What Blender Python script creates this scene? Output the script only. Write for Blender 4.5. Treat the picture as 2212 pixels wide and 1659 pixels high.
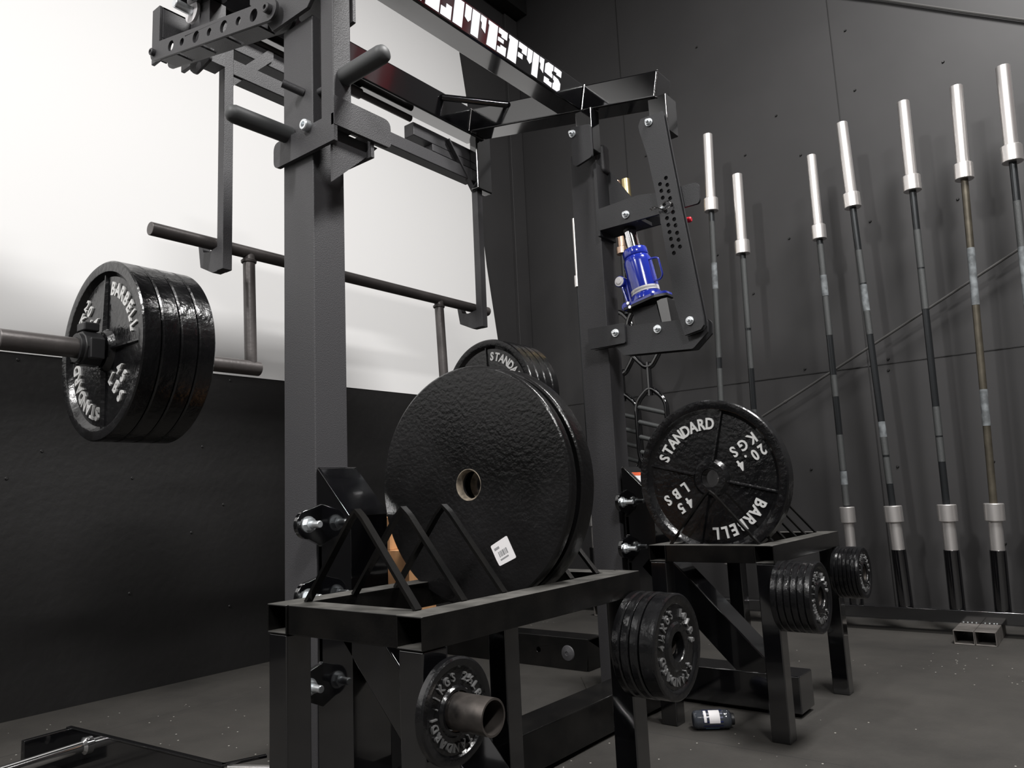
import bpy, bmesh, math, random
from math import sin, cos, pi, radians, atan2, sqrt
from mathutils import Vector, Matrix
random.seed(7)
for o in list(bpy.data.objects): bpy.data.objects.remove(o)
COL = bpy.context.scene.collection
SC = bpy.context.scene

# ------------------------------------------------------------------ camera
H = 0.64
cam_d = bpy.data.cameras.new('camera'); cam = bpy.data.objects.new('camera', cam_d); COL.objects.link(cam)
_f, yaw, pit, rol = 1640.0, radians(38.134), radians(8.332), radians(-2.616)
fw = Vector((-sin(yaw)*cos(pit), cos(yaw)*cos(pit), sin(pit)))
rt = Vector((cos(yaw), sin(yaw), 0)); up = rt.cross(fw)
r2 = rt*cos(rol) + up*sin(rol); u2 = -rt*sin(rol) + up*cos(rol)
M = Matrix((r2, u2, -fw)).transposed().to_4x4(); M.translation = (0, 0, H)
cam.matrix_world = M
cam_d.sensor_width = 36.0; cam_d.lens = 36.0*_f/2212.0; cam_d.clip_start = 0.02
SC.camera = cam

# ------------------------------------------------------------------ world, lamps, exposure
w = bpy.data.worlds.new('world'); SC.world = w; w.use_nodes = True
w.node_tree.nodes['Background'].inputs[0].default_value = (0.8, 0.85, 1.0, 1)
w.node_tree.nodes['Background'].inputs[1].default_value = 0.05
def area(loc, target, sx, sy, power, col=(1, .985, .97)):
    l = bpy.data.lights.new('ceiling_lamp', 'AREA'); l.shape = 'RECTANGLE'; l.size = sx; l.size_y = sy
    l.energy = power; l.color = col
    o = bpy.data.objects.new('ceiling_lamp_light', l); COL.objects.link(o); o.location = loc
    o.rotation_euler = (Vector(target)-Vector(loc)).to_track_quat('-Z', 'Y').to_euler()
    return o
LAMPS = [((-1.25, -2.6, 4.22), 185, .11), ((1.9, -1.3, 4.22), 170, .11), ((-1.75, -0.5, 4.22), 12, .11), ((0.45, 2.0, 4.22), 200, .30)]
for p, e, hx in LAMPS:
    area(p, (p[0], p[1], 0), hx*2, 1.15, e)
SC.view_settings.view_transform = 'Standard'; SC.view_settings.look = 'None'
SC.view_settings.exposure = 0.40; SC.view_settings.gamma = 1.0; SC.view_settings.use_curve_mapping = False

# ------------------------------------------------------------------ materials
def mat(name, base, rough=.5, metal=0.0, spec=.5, coat=0.0, coat_r=.05, bump=0.0, bscale=60.0, var=0.0, vscale=6.0, rvar=0.0, var2=None):
    m = bpy.data.materials.new(name); m.use_nodes = True
    nt = m.node_tree; b = nt.nodes['Principled BSDF']
    b.inputs['Base Color'].default_value = (*base, 1); b.inputs['Roughness'].default_value = rough
    b.inputs['Metallic'].default_value = metal; b.inputs['Specular IOR Level'].default_value = spec
    b.inputs['Coat Weight'].default_value = coat; b.inputs['Coat Roughness'].default_value = coat_r
    tc = nt.nodes.new('ShaderNodeTexCoord')
    if bump:
        n = nt.nodes.new('ShaderNodeTexNoise'); n.inputs['Scale'].default_value = bscale; n.inputs['Detail'].default_value = 4
        bp = nt.nodes.new('ShaderNodeBump'); bp.inputs['Strength'].default_value = bump; bp.inputs['Distance'].default_value = .004
        nt.links.new(tc.outputs['Object'], n.inputs['Vector']); nt.links.new(n.outputs['Fac'], bp.inputs['Height'])
        nt.links.new(bp.outputs['Normal'], b.inputs['Normal'])
    if var or rvar:
        n = nt.nodes.new('ShaderNodeTexNoise'); n.inputs['Scale'].default_value = vscale; n.inputs['Detail'].default_value = 5
        nt.links.new(tc.outputs['Object'], n.inputs['Vector'])
        rp = nt.nodes.new('ShaderNodeValToRGB'); rp.color_ramp.elements[0].position = .38; rp.color_ramp.elements[1].position = .68
        c2 = var2 if var2 else tuple(min(1, c*(1+var)) for c in base)
        rp.color_ramp.elements[0].color = (*base, 1); rp.color_ramp.elements[1].color = (*c2, 1)
        nt.links.new(n.outputs['Fac'], rp.inputs['Fac'])
        if var: nt.links.new(rp.outputs['Color'], b.inputs['Base Color'])
        if rvar:
            mr = nt.nodes.new('ShaderNodeMapRange'); mr.inputs['From Min'].default_value = .35; mr.inputs['From Max'].default_value = .7
            mr.inputs['To Min'].default_value = rough; mr.inputs['To Max'].default_value = min(1, rough+rvar)
            nt.links.new(n.outputs['Fac'], mr.inputs['Value']); nt.links.new(mr.outputs['Result'], b.inputs['Roughness'])
    return m
PC = mat('powder_coat_charcoal', (.044, .043, .046), .52, bump=.25, bscale=420)
PCD = mat('textured_black_plate', (.022, .022, .024), .5, bump=.15, bscale=500)
GB = mat('gloss_black_enamel', (.0025, .0025, .003), .08, spec=.9, coat=.9, coat_r=.05, rvar=.06, vscale=9)
GBD = mat('dusty_black_enamel', (.003, .003, .003), .2, spec=.35, bump=.04, bscale=200, var=1.0, var2=(.007, .0065, .006), vscale=14)
IRON = mat('painted_cast_iron', (.0045, .0045, .005), .13, spec=.6, bump=.35, bscale=70, rvar=.2, vscale=12)
IROND = mat('rough_cast_iron_plate', (.003, .003, .003), .18, spec=.4, bump=.22, bscale=120, rvar=.2, vscale=4, var=1.2, var2=(.008, .0075, .008))
LETTER = mat('silver_letter_paint', (.66, .66, .65), .38, metal=.2)
LETTERD = mat('worn_letter_paint', (.16, .16, .16), .3, metal=.4)
STEEL = mat('brushed_chrome', (.86, .83, .81), .34, metal=.92)
ZINC = mat('zinc_bolt', (.75, .78, .80), .32, metal=.85)
GOLD = mat('brass_sleeve', (.62, .50, .25), .3, metal=1.0)
GOLDP = mat('copper_toned_sleeve', (.62, .44, .33), .3, metal=1.0)
SHAFTB = mat('black_oxide_shaft', (.028, .03, .032), .3, metal=.6)
SHAFTG = mat('grey_knurl', (.065, .068, .068), .55, metal=.5, bump=.5, bscale=600)
SHAFTR = mat('bare_worn_shaft', (.075, .066, .050), .4, metal=.6, var=.6, vscale=18)
CHALK = mat('chalked_knurl', (.085, .092, .096), .7, metal=.1, var=1.3, vscale=35)
BARM = mat('raw_dark_bar_steel', (.075, .068, .066), .42, metal=.35, var=.5, vscale=10, bump=.1, bscale=120)
RUBB = mat('black_plastic', (.012, .012, .013), .45)
BLUE = mat('blue_enamel', (.018, .035, .38), .16, coat=.6, spec=.6)
CHROME = mat('polished_chrome', (.8, .8, .8), .1, metal=1.0)
LABEL = mat('white_label', (.78, .76, .77), .6)
LABELG = mat('label_print_grey', (.28, .28, .29), .7)
WHITEV = mat('white_vinyl', (.80, .80, .84), .45)
ORANGE = mat('orange_label_band', (.75, .12, .04), .6)
YELLOW = mat('yellow_label', (.75, .7, .02), .5)
REDM = mat('red_plastic', (.60, .012, .03), .45)
REDC = mat('dark_red_cloth', (.17, .006, .012), .8)
GREYC = mat('grey_cloth', (.3, .27, .28), .8)
GRIPG = mat('grey_rubber_grip', (.055, .057, .058), .55)
NAVY = mat('navy_wrapper', (.003, .005, .045), .35, coat=.0, var=.4, var2=(.01, .02, .1), vscale=30)
CLEAR = mat('clear_grey_plastic', (.045, .05, .06), .15, coat=.3)
TEALP = mat('pale_blue_print', (.12, .22, .33), .5)

def mat_wood():
    m = mat('pine_wood', (.42, .2, .09), .6)
    nt = m.node_tree; b = nt.nodes['Principled BSDF']
    tc = nt.nodes.new('ShaderNodeTexCoord'); mp = nt.nodes.new('ShaderNodeMapping'); mp.inputs['Scale'].default_value = (30, 30, 3)
    n = nt.nodes.new('ShaderNodeTexNoise'); n.inputs['Scale'].default_value = 2; n.inputs['Detail'].default_value = 6
    r = nt.nodes.new('ShaderNodeValToRGB'); r.color_ramp.elements[0].color = (.26, .095, .035, 1); r.color_ramp.elements[1].color = (.62, .36, .17, 1)
    nt.links.new(tc.outputs['Object'], mp.inputs[0]); nt.links.new(mp.outputs[0], n.inputs['Vector'])
    nt.links.new(n.outputs['Fac'], r.inputs['Fac']); nt.links.new(r.outputs['Color'], b.inputs['Base Color'])
    return m
WOOD = mat_wood()
DUST_LIT = mat('dust_with_top_light', (.030, .029, .026), .75, spec=.3, var=1.0, var2=(.075, .072, .066), vscale=22)  # grey dust, with the light that top faces catch put into its colour

def mat_floor():
    m = mat('black_rubber_floor', (.05, .045, .04), .72)
    nt = m.node_tree; b = nt.nodes['Principled BSDF']; L = nt.links
    tc = nt.nodes.new('ShaderNodeTexCoord')
    n1 = nt.nodes.new('ShaderNodeTexNoise'); n1.inputs['Scale'].default_value = 2.2; n1.inputs['Detail'].default_value = 8; n1.inputs['Roughness'].default_value = .65
    L.new(tc.outputs['Object'], n1.inputs['Vector'])
    r1 = nt.nodes.new('ShaderNodeValToRGB'); r1.color_ramp.elements[0].position = .3; r1.color_ramp.elements[1].position = .75
    r1.color_ramp.elements[0].color = (.0145, .013, .0112, 1); r1.color_ramp.elements[1].color = (.040, .0365, .032, 1)
    L.new(n1.outputs['Fac'], r1.inputs['Fac'])
    v = nt.nodes.new('ShaderNodeTexVoronoi'); v.inputs['Scale'].default_value = 26; v.feature = 'F1'
    L.new(tc.outputs['Object'], v.inputs['Vector'])
    lt = nt.nodes.new('ShaderNodeMath'); lt.operation = 'LESS_THAN'; lt.inputs[1].default_value = .062
    L.new(v.outputs['Distance'], lt.inputs[0])
    n2 = nt.nodes.new('ShaderNodeTexNoise'); n2.inputs['Scale'].default_value = 1.3
    L.new(tc.outputs['Object'], n2.inputs['Vector'])
    gt = nt.nodes.new('ShaderNodeMath'); gt.operation = 'GREATER_THAN'; gt.inputs[1].default_value = .5; L.new(n2.outputs['Fac'], gt.inputs[0])
    mu = nt.nodes.new('ShaderNodeMath'); mu.operation = 'MULTIPLY'; L.new(lt.outputs[0], mu.inputs[0]); L.new(gt.outputs[0], mu.inputs[1])
    mx = nt.nodes.new('ShaderNodeMix'); mx.data_type = 'RGBA'
    L.new(mu.outputs[0], mx.inputs['Factor']); L.new(r1.outputs['Color'], mx.inputs['A']); mx.inputs['B'].default_value = (.32, .31, .28, 1)
    # mat joints, every 1.22 m one way and 1.83 m the other
    sx = nt.nodes.new('ShaderNodeSeparateXYZ'); L.new(tc.outputs['Object'], sx.inputs[0])
    prev = mx.outputs['Result']
    for ax, per, off in (('X', 1.22, 1.25), ('Y', 1.83, -.05)):
        a = nt.nodes.new('ShaderNodeMath'); a.operation = 'ADD'; a.inputs[1].default_value = off+20*per; L.new(sx.outputs[ax], a.inputs[0])
        d = nt.nodes.new('ShaderNodeMath'); d.operation = 'MODULO'; d.inputs[1].default_value = per; L.new(a.outputs[0], d.inputs[0])
        c = nt.nodes.new('ShaderNodeMath'); c.operation = 'LESS_THAN'; c.inputs[1].default_value = .003; L.new(d.outputs[0], c.inputs[0])
        k = nt.nodes.new('ShaderNodeMix'); k.data_type = 'RGBA'; L.new(c.outputs[0], k.inputs['Factor']); L.new(prev, k.inputs['A']); k.inputs['B'].default_value = (.012, .011, .01, 1)
        prev = k.outputs['Result']
    L.new(prev, b.inputs['Base Color'])
    n3 = nt.nodes.new('ShaderNodeTexNoise'); n3.inputs['Scale'].default_value = 180; L.new(tc.outputs['Object'], n3.inputs['Vector'])
    bp = nt.nodes.new('ShaderNodeBump'); bp.inputs['Strength'].default_value = .35; bp.inputs['Distance'].default_value = .002
    L.new(n3.outputs['Fac'], bp.inputs['Height']); L.new(bp.outputs['Normal'], b.inputs['Normal'])
    return m
FLOOR = mat_floor()
WALLB = mat('matt_black_wall_paint', (.0185, .0176, .018), .62, bump=.12, bscale=9, var=.25, vscale=2.2)
WALLD = mat('black_painted_board', (.0068, .0064, .0064), .5, bump=.3, bscale=30, var=.3, vscale=3)
WALLW = mat('white_wall_board', (.78, .775, .77), .6, bump=.03, bscale=3)
CEIL = mat('dark_ceiling', (.05, .05, .05), .8)

# ------------------------------------------------------------------ helpers
def finish(bm, name, m, parent=None, bevel=0.0, smooth=35, org=None):
    me = bpy.data.meshes.new(name)
    bmesh.ops.recalc_face_normals(bm, faces=bm.faces)
    if org is not None: bmesh.ops.translate(bm, verts=bm.verts, vec=-Vector(org))
    elif parent is not None: bmesh.ops.transform(bm, matrix=parent['_inv'] if False else INV[parent.name], verts=bm.verts)
    bm.to_mesh(me); bm.free(); me.materials.append(m)
    for p in me.polygons: p.use_smooth = True
    me.set_sharp_from_angle(angle=radians(smooth))
    o = bpy.data.objects.new(name, me); COL.objects.link(o)
    if org is not None: o.location = org
    if parent is not None: o.parent = parent
    if bevel:
        b = o.modifiers.new('bevel', 'BEVEL'); b.width = bevel; b.segments = 2; b.limit_method = 'ANGLE'; b.angle_limit = radians(40); b.harden_normals = True
    return o
INV = {}
def root(name, loc, label, cat, group=None):
    o = bpy.data.objects.new(name, None); COL.objects.link(o); o.location = loc; o.empty_display_size = .05
    o['label'] = label; o['category'] = cat
    if group: o['group'] = group
    INV[o.name] = Matrix.Translation(-Vector(loc))
    return o
def register(o, parent):          # lets a part carry sub-parts given in world coordinates
    INV[o.name] = INV[parent.name]
    return o
def dusty_lit_top(o):  # paints upward faces paler: dust plus the light falling on them
    o.data.materials.append(DUST_LIT)
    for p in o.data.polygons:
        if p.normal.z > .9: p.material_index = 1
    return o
def struct(o): o['kind'] = 'structure'; return o
def bx(bm, x0, x1, y0, y1, z0, z1):
    vs = [bm.verts.new((x, y, z)) for z in (z0, z1) for y in (y0, y1) for x in (x0, x1)]
    for f in ((0, 2, 3, 1), (4, 5, 7, 6), (0, 1, 5, 4), (2, 6, 7, 3), (0, 4, 6, 2), (1, 3, 7, 5)): bm.faces.new([vs[i] for i in f])
def NB(): return bmesh.new()
def box(name, m, parent, x0, x1, y0, y1, z0, z1, bevel=.003):
    b = NB(); bx(b, x0, x1, y0, y1, z0, z1); return finish(b, name, m, parent, bevel)
def frame(axis, hint=(0, 0, 1)):
    a = Vector(axis).normalized(); h = Vector(hint)
    if abs(a.dot(h.normalized())) > .98: h = Vector((0, 1, 0))
    s = a.cross(h).normalized(); t = s.cross(a).normalized()
    return a, s, t
def bar(bm, p0, p1, wdt, hgt, hint=(0, 0, 1)):      # rectangular bar between two points; hgt along hint
    p0, p1 = Vector(p0), Vector(p1); a, s, t = frame(p1-p0, hint)
    vs = [bm.verts.new(p + s*wdt/2*i + t*hgt/2*j) for p in (p0, p1) for i, j in ((-1, -1), (1, -1), (1, 1), (-1, 1))]
    for f in ((0, 1, 2, 3), (4, 7, 6, 5), (0, 4, 5, 1), (1, 5, 6, 2), (2, 6, 7, 3), (3, 7, 4, 0)): bm.faces.new([vs[i] for i in f])
def htube(bm, p0, p1, wdt, hgt, t=.004, hint=(0, 0, 1)):   # hollow rectangular tube, open ends
    p0, p1 = Vector(p0), Vector(p1); a, s, tt = frame(p1-p0, hint)
    R = []
    for p in (p0, p1):
        for k in (0, t):
            R.append([bm.verts.new(p + s*(wdt/2-k)*i + tt*(hgt/2-k)*j) for i, j in ((-1, -1), (1, -1), (1, 1), (-1, 1))])
    for i in range(4):
        j = (i+1) % 4
        bm.faces.new((R[0][i], R[0][j], R[2][j], R[2][i])); bm.faces.new((R[1][i], R[3][i], R[3][j], R[1][j]))
        bm.faces.new((R[0][i], R[1][i], R[1][j], R[0][j])); bm.faces.new((R[2][i], R[2][j], R[3][j], R[3][i]))
def lathe(bm, prof, org, axis, seg=48, closed=False):      # prof: (radius, height along axis)
    o = Vector(org); a, s, t = frame(axis)
    rings = []
    for r, h in prof:
        if r < 1e-6: rings.append([bm.verts.new(o + a*h)])
        else: rings.append([bm.verts.new(o + a*h + s*r*cos(2*pi*i/seg) + t*r*sin(2*pi*i/seg)) for i in range(seg)])
    n = len(rings)
    for k in range(n if closed else n-1):
        A, B = rings[k], rings[(k+1) % n]
        for i in range(seg):
            j = (i+1) % seg
            if len(A) == 1 and len(B) == 1: continue
            if len(A) == 1: bm.faces.new((A[0], B[i], B[j]))
            elif len(B) == 1: bm.faces.new((A[i], A[j], B[0]))
            else: bm.faces.new((A[i], A[j], B[j], B[i]))
def cyl(bm, p0, p1, r, seg=24, r1=None, ch=0.0):
    p0, p1 = Vector(p0), Vector(p1); d = (p1-p0).length; r1 = r if r1 is None else r1
    if ch: prof = [(0, 0), (r-ch, 0), (r, ch), (r1, d-ch), (r1-ch, d), (0, d)]
    else: prof = [(0, 0), (r, 0), (r1, d), (0, d)]
    lathe(bm, prof, p0, p1-p0, seg)
def ring(bm, p0, p1, ro, ri, seg=32):
    d = (Vector(p1)-Vector(p0)).length
    lathe(bm, [(ri, 0), (ro, 0), (ro, d), (ri, d)], p0, Vector(p1)-Vector(p0), seg, closed=True)
def hexn(bm, p0, p1, r): cyl(bm, p0, p1, r, 6)
def curve_mesh(cu):
    o = bpy.data.objects.new('tmp', cu); COL.objects.link(o)
    dg = bpy.context.evaluated_depsgraph_get(); dg.update()
    me = bpy.data.meshes.new_from_object(o.evaluated_get(dg)); bpy.data.objects.remove(o); bpy.data.curves.remove(cu)
    return me
def add_mesh(bm, me, mx):
    m2 = me.copy(); m2.transform(mx); bm.from_mesh(m2); bpy.data.meshes.remove(m2)
def poly(bm, outline, holes, thick, mx, bevel=0.0):   # flat plate with round holes; 2D outline in local XY, thickness centred
    cu = bpy.data.curves.new('p', 'CURVE'); cu.dimensions = '2D'; cu.fill_mode = 'BOTH'; cu.extrude = thick/2; cu.bevel_depth = bevel
    def sp(pts):
        s = cu.splines.new('POLY'); s.points.add(len(pts)-1)
        for q, p in zip(s.points, pts): q.co = (p[0], p[1], 0, 1)
        s.use_cyclic_u = True
    sp(outline)
    for hx, hy, hr in holes: sp([(hx+hr*cos(2*pi*i/20), hy+hr*sin(2*pi*i/20)) for i in range(20)])
    me = curve_mesh(cu); add_mesh(bm, me, mx); bpy.data.meshes.remove(me)
    bmesh.ops.remove_doubles(bm, verts=bm.verts, dist=1e-6)
def rounded(pts, r, n=5):
    out = []; N = len(pts)
    for i in range(N):
        p, a, b = Vector(pts[i]), Vector(pts[i-1]), Vector(pts[(i+1) % N])
        rr = r[i] if isinstance(r, (list, tuple)) else r
        if rr <= 0: out.append(tuple(p)); continue
        d0, d1 = (a-p), (b-p); k = min(rr, d0.length*.49, d1.length*.49)
        s, e = p+d0.normalized()*k, p+d1.normalized()*k
        for j in range(n+1):
            t = j/n; q = s*(1-t)**2 + p*2*t*(1-t) + e*t*t; out.append((q.x, q.y))
    return out
def MXZ(y):   # local (x,y) -> world (x,z) at depth y, facing -Y
    return Matrix(((1, 0, 0, 0), (0, 0, -1, y), (0, 1, 0, 0), (0, 0, 0, 1)))
def MYZ(x):   # local (x,y) -> world (y,z) at given x, facing +X
    return Matrix(((0, 0, 1, x), (1, 0, 0, 0), (0, 1, 0, 0), (0, 0, 0, 1)))
def pipe(bm, pts, r, seg=10, closed=False):
    cu = bpy.data.curves.new('p', 'CURVE'); cu.dimensions = '3D'; cu.bevel_depth = r; cu.bevel_resolution = max(1, seg//4); cu.use_fill_caps = True
    s = cu.splines.new('POLY'); s.points.add(len(pts)-1)
    for q, p in zip(s.points, pts): q.co = (*p, 1)
    s.use_cyclic_u = closed
    me = curve_mesh(cu); add_mesh(bm, me, Matrix.Identity(4)); bpy.data.meshes.remove(me)
def round_path(pts, r, n=5, closed=False):
    out = []; N = len(pts)
    for i in range(N):
        p = Vector(pts[i])
        if not closed and i in (0, N-1): out.append(p); continue
        a, b = Vector(pts[i-1]), Vector(pts[(i+1) % N]); d0, d1 = a-p, b-p; k = min(r, d0.length*.49, d1.length*.49)
        s, e = p+d0.normalized()*k, p+d1.normalized()*k
        for j in range(n+1):
            t = j/n; out.append(s*(1-t)**2 + p*2*t*(1-t) + e*t*t)
    return out
_gl = {}
def glyph(ch, size, bold=.02):
    k = (ch, size, bold)
    if k not in _gl:
        cu = bpy.data.curves.new('t', 'FONT'); cu.body = ch; cu.size = size; cu.align_x = 'CENTER'; cu.extrude = .5; cu.offset = bold*size; cu.resolution_u = 3
        _gl[k] = curve_mesh(cu)
    return _gl[k]
def put_glyph(bm, ch, size, x, y, ang, z, h, sq=1.0, bold=.02):
    mx = Matrix.Translation((x, y, z)) @ Matrix.Rotation(ang, 4, 'Z') @ Matrix.Diagonal((sq, 1, h, 1)) @ Matrix.Translation((0, -size*.36, .5))
    add_mesh(bm, glyph(ch, size, bold), mx)
def arc_text(bm, txt, rad, mid, size, step, z, h, sq=.95, bold=.02):   # clockwise, tops outward
    n = len(txt)
    for i, c in enumerate(txt):
        if c == ' ': continue
        a = mid - (i-(n-1)/2)*step
        put_glyph(bm, c, size, rad*cos(a), rad*sin(a), a-pi/2, z, h, sq, bold)
def line_text(bm, txt, cx, cy, ang, size, step, z, h, sq=.95, bold=.02):
    n = len(txt)
    for i, c in enumerate(txt):
        d = (i-(n-1)/2)*step
        put_glyph(bm, c, size, cx+d*cos(ang), cy+d*sin(ang), ang, z, h, sq, bold)
def bolt(parent, p, d, r=.012, name='bolt', washer=True, stub=1.9):
    p, d = Vector(p), Vector(d).normalized(); b = NB()
    if washer: cyl(b, p, p+d*.003, r*1.45, 24)
    hexn(b, p+d*.003, p+d*(.003+r*.9), r*1.12); cyl(b, p+d*(.003+r*.9), p+d*(.003+r*stub), r*.62, 16, ch=.001)
    return finish(b, name, ZINC, parent, 0)
def pivot_bolt(parent, p, d, r=.014, name='pivot_bolt', m=None):     # round socket-head bolt
    p, d = Vector(p), Vector(d).normalized(); b = NB(); L = r*1.1
    lathe(b, [(0, 0), (r, 0), (r, L-.002), (r-.002, L), (r*.5, L), (r*.45, L-.007), (0, L-.007)], p, d, 28)
    return finish(b, name, m or ZINC, parent, 0)
def dup(o, **kw):
    c = o.copy(); COL.objects.link(c)
    for k in ('label', 'group'):
        if kw.get(k): c[k] = kw[k]
    for ch in list(o.children):
        d = ch.copy(); COL.objects.link(d); d.parent = c
        for g in list(ch.children):
            e = g.copy(); COL.objects.link(e); e.parent = d
    return c

# ------------------------------------------------------------------ the room
XL, YB, XR, YF, ZC = -2.88, 3.88, 3.4, -4.6, 4.3
def flat(name, m, x0, x1, y0, y1, z0, z1, bevel=0):
    b = NB(); bx(b, x0, x1, y0, y1, z0, z1); return struct(finish(b, name, m, None, bevel))
flat('floor', FLOOR, XL-.1, XR+.1, YF-.1, YB+.1, -.06, 0)
flat('ceiling', CEIL, XL-.1, XR+.1, YF-.1, YB+.1, ZC, ZC+.06)
wb = flat('wall_back', WALLB, XL-.1, XR+.1, YB, YB+.1, 0, ZC)
wl = flat('wall_left', WALLB, XL-.1, XL, YF, YB, 0, ZC)
flat('wall_right', WALLB, XR, XR+.1, YF, YB, 0, ZC)
flat('wall_front', WALLB, XL, XR, YF-.1, YF, 0, ZC)
INV['wall_left'] = Matrix.Identity(4); INV['wall_back'] = Matrix.Identity(4)
# white board on the left wall with its slanting right edge, black board below it
b = NB(); poly(b, [(YF+.01, 1.192), (3.60, 1.192), (3.455, 2.03), (3.33, 3.06), (3.277, 3.353), (3.16, 4.27), (YF+.01, 4.27)], [], .012, MYZ(XL+.007)); finish(b, 'white_board', WALLW, wl)
b = NB(); bx(b, XL, XL+.010, YF+.01, 3.74, .0, 1.191); o = finish(b, 'lower_board', WALLD, wl)
b = NB()
for y, z in [(.938, .77), (1.18, .919), (1.348, .767), (1.718, .656), (1.583, .553), (.954, 1.17), (1.744, 1.17), (1.624, .89), (1.04, .862), (1.35, 1.17), (2.1, 1.17), (2.1, .6), (1.35, .35), (1.75, .25)]:
    cyl(b, (XL+.008, y, z), (XL+.0135, y, z), .0075, 10, r1=.004)
finish(b, 'screw_heads', WALLD, wl)
# back wall: board joints and screw heads
b = NB()
bx(b, -.876, -.873, YB-.0035, YB, 0, ZC); bx(b, XL, XR, YB-.003, YB, 1.172, 1.176); bx(b, -2.09, -2.087, YB-.003, YB, 1.176, ZC); bx(b, .34, .343, YB-.003, YB, 0, ZC)
finish(b, 'board_joint', WALLD, wb)
b = NB()
for x, z in [(-1.185, 2.565), (-.792, 2.557), (-.793, 1.875), (-1.183, 1.887), (-1.369, 2.404), (-1.574, 1.891), (-1.395, 1.637), (-1.96, 2.592), (-.786, 1.195), (-.791, 1.142), (-1.171, 1.201), (-.421, .69), (-.419, .342), (-1.082, 2.31), (-1.922, 1.405), (-1.589, 3.131), (-.404, 2.548), (-.804, 2.885), (-1.98, 1.9), (-.42, 1.14), (-.42, 1.88), (-1.58, .7), (-1.19, .7), (-.8, .69)]:
    cyl(b, (x, YB, z), (x, YB-.006, z), .007, 10, r1=.004)
finish(b, 'screw_heads', WALLD, wb)
flat('trim_1', WALLB, XL+.0, XL+.022, 3.745, 3.875, 0, 3.86, .002)       # corner post
flat('trim_2', WALLD, XL, XL+.11, 3.2, 3.88, 3.875, 4.25, .003)          # dark box high in the corner

# ceiling lamps that carry the lights, hung under the dark ceiling
for i, (p, e, hx) in enumerate(LAMPS):
    t = root('ceiling_lamp', (p[0], p[1], ZC), 'long white ceiling lamp hung over the %s' % ('open floor behind the viewer', 'right side of the room', 'space beside the white board', 'floor right of the monolift rack')[i], 'ceiling lamp')
    b = NB(); bx(b, p[0]-hx-.02, p[0]+hx+.02, p[1]-.6, p[1]+.6, 4.228, ZC); finish(b, 'housing', PC, t, .004)
# red banner added out of view on the back wall for glossy beams to mirror
bn = root('added_reflection_banner', (1.6, YB-.01, 2.55), 'red cloth banner with grey bands, added out of view for the beams to mirror', 'banner')
b = NB(); bx(b, .95, 2.10, YB-.012, YB-.004, 2.75, 3.75); finish(b, 'cloth', REDC, bn, 0)
b = NB(); bx(b, 1.12, 1.26, YB-.016, YB-.012, 2.75, 3.75); bx(b, 1.5, 1.62, YB-.016, YB-.012, 2.75, 3.75); finish(b, 'grey_band', GREYC, bn, 0)

# ------------------------------------------------------------------ monolift rack
rig = root('monolift_rack', (-1.37, 1.6, 0), 'tall charcoal and gloss black steel monolift rack with two uprights and lettered top beam', 'squat rack')
# uprights
b = NB(); htube(b, (-1.375, 1.0435, .02), (-1.375, 1.0435, 1.755), .087, .11, .006, hint=(1, 0, 0)); finish(b, 'upright', PC, rig, .006)
b = NB(); htube(b, (-1.345, 2.22, .02), (-1.345, 2.22, 1.83), .085, .108, .006, hint=(1, 0, 0)); finish(b, 'upright', PC, rig, .006)
# sliding carriage of each upright
def carriage(dx, dy, zt, near):
    b = NB(); bx(b, -1.291+dx, -1.245+dx, 1.0+dy, 1.05+dy, 1.452 if near else 1.74, zt); c = register(finish(b, 'carriage', PC, rig, .004 if near else .014), rig)
    if not near: return c
    b = NB()
    poly(b, rounded([(-1.448+dx, 1.412), (-1.228+dx, 1.412), (-1.228+dx, 1.475), (-1.448+dx, 1.475)], [.02, 0, 0, .02]), [], .010, MXZ(.99+dy))
    poly(b, rounded([(.985+dy, 1.448), (1.15+dy, 1.448), (1.15+dy, 1.515), (.985+dy, 1.515)], [0, .012, .02, 0]), [], .010, MYZ(-1.232+dx))
    poly(b, [(-1.235+dx, 1.412), (-1.448+dx, 1.412), (-1.448+dx, 1.475), (-1.235+dx, 1.475)], [], .010, MXZ(1.10+dy))
    poly(b, [(1.0+dy, 1.33), (1.0+dy, 1.45), (1.13+dy, 1.45), (1.10+dy, 1.42)], [], .008, MYZ(-1.255+dx))
    finish(b, 'collar_plate', PC, c, .0015)
    pivot_bolt(c, (-1.318+dx, .985+dy, 1.474), (0, -1, 0), .013)
    return c
c = carriage(0, 0, 2.12, True); c2 = carriage(-.024, 1.19, 1.845, False)
b = NB(); bx(b, -1.43, -1.395, 1.01, 1.03, 1.385, 1.412); finish(b, 'latch_tab', PC, c, .002)
b = NB(); cyl(b, (-1.291, 1.02, 1.57), (-1.320, 1.02, 1.57), .009, 12); finish(b, 'stop_pin', PC, c, 0)
b = NB(); cyl(b, (-1.355, 1.002, 1.575), (-1.375, .958, 1.588), .0095, 12); finish(b, 'stop_pin', PC, c, 0)
# rounded bar handles
b = NB(); lathe(b, [(0, 0), (.010, .002), (.017, .008), (.020, .018), (.020, .16), (0, .16)], (-1.40, .835, 1.482), (0, 1, .01), 24); finish(b, 'handle', GRIPG, rig, 0, 50)
b = NB(); lathe(b, [(0, 0), (.011, .002), (.018, .008), (.0205, .018), (.0205, .155), (0, .155)], (-1.105, 1.03, 1.585), (-1, 0, -.02), 24); finish(b, 'handle', GRIPG, rig, 0, 50)
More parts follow.
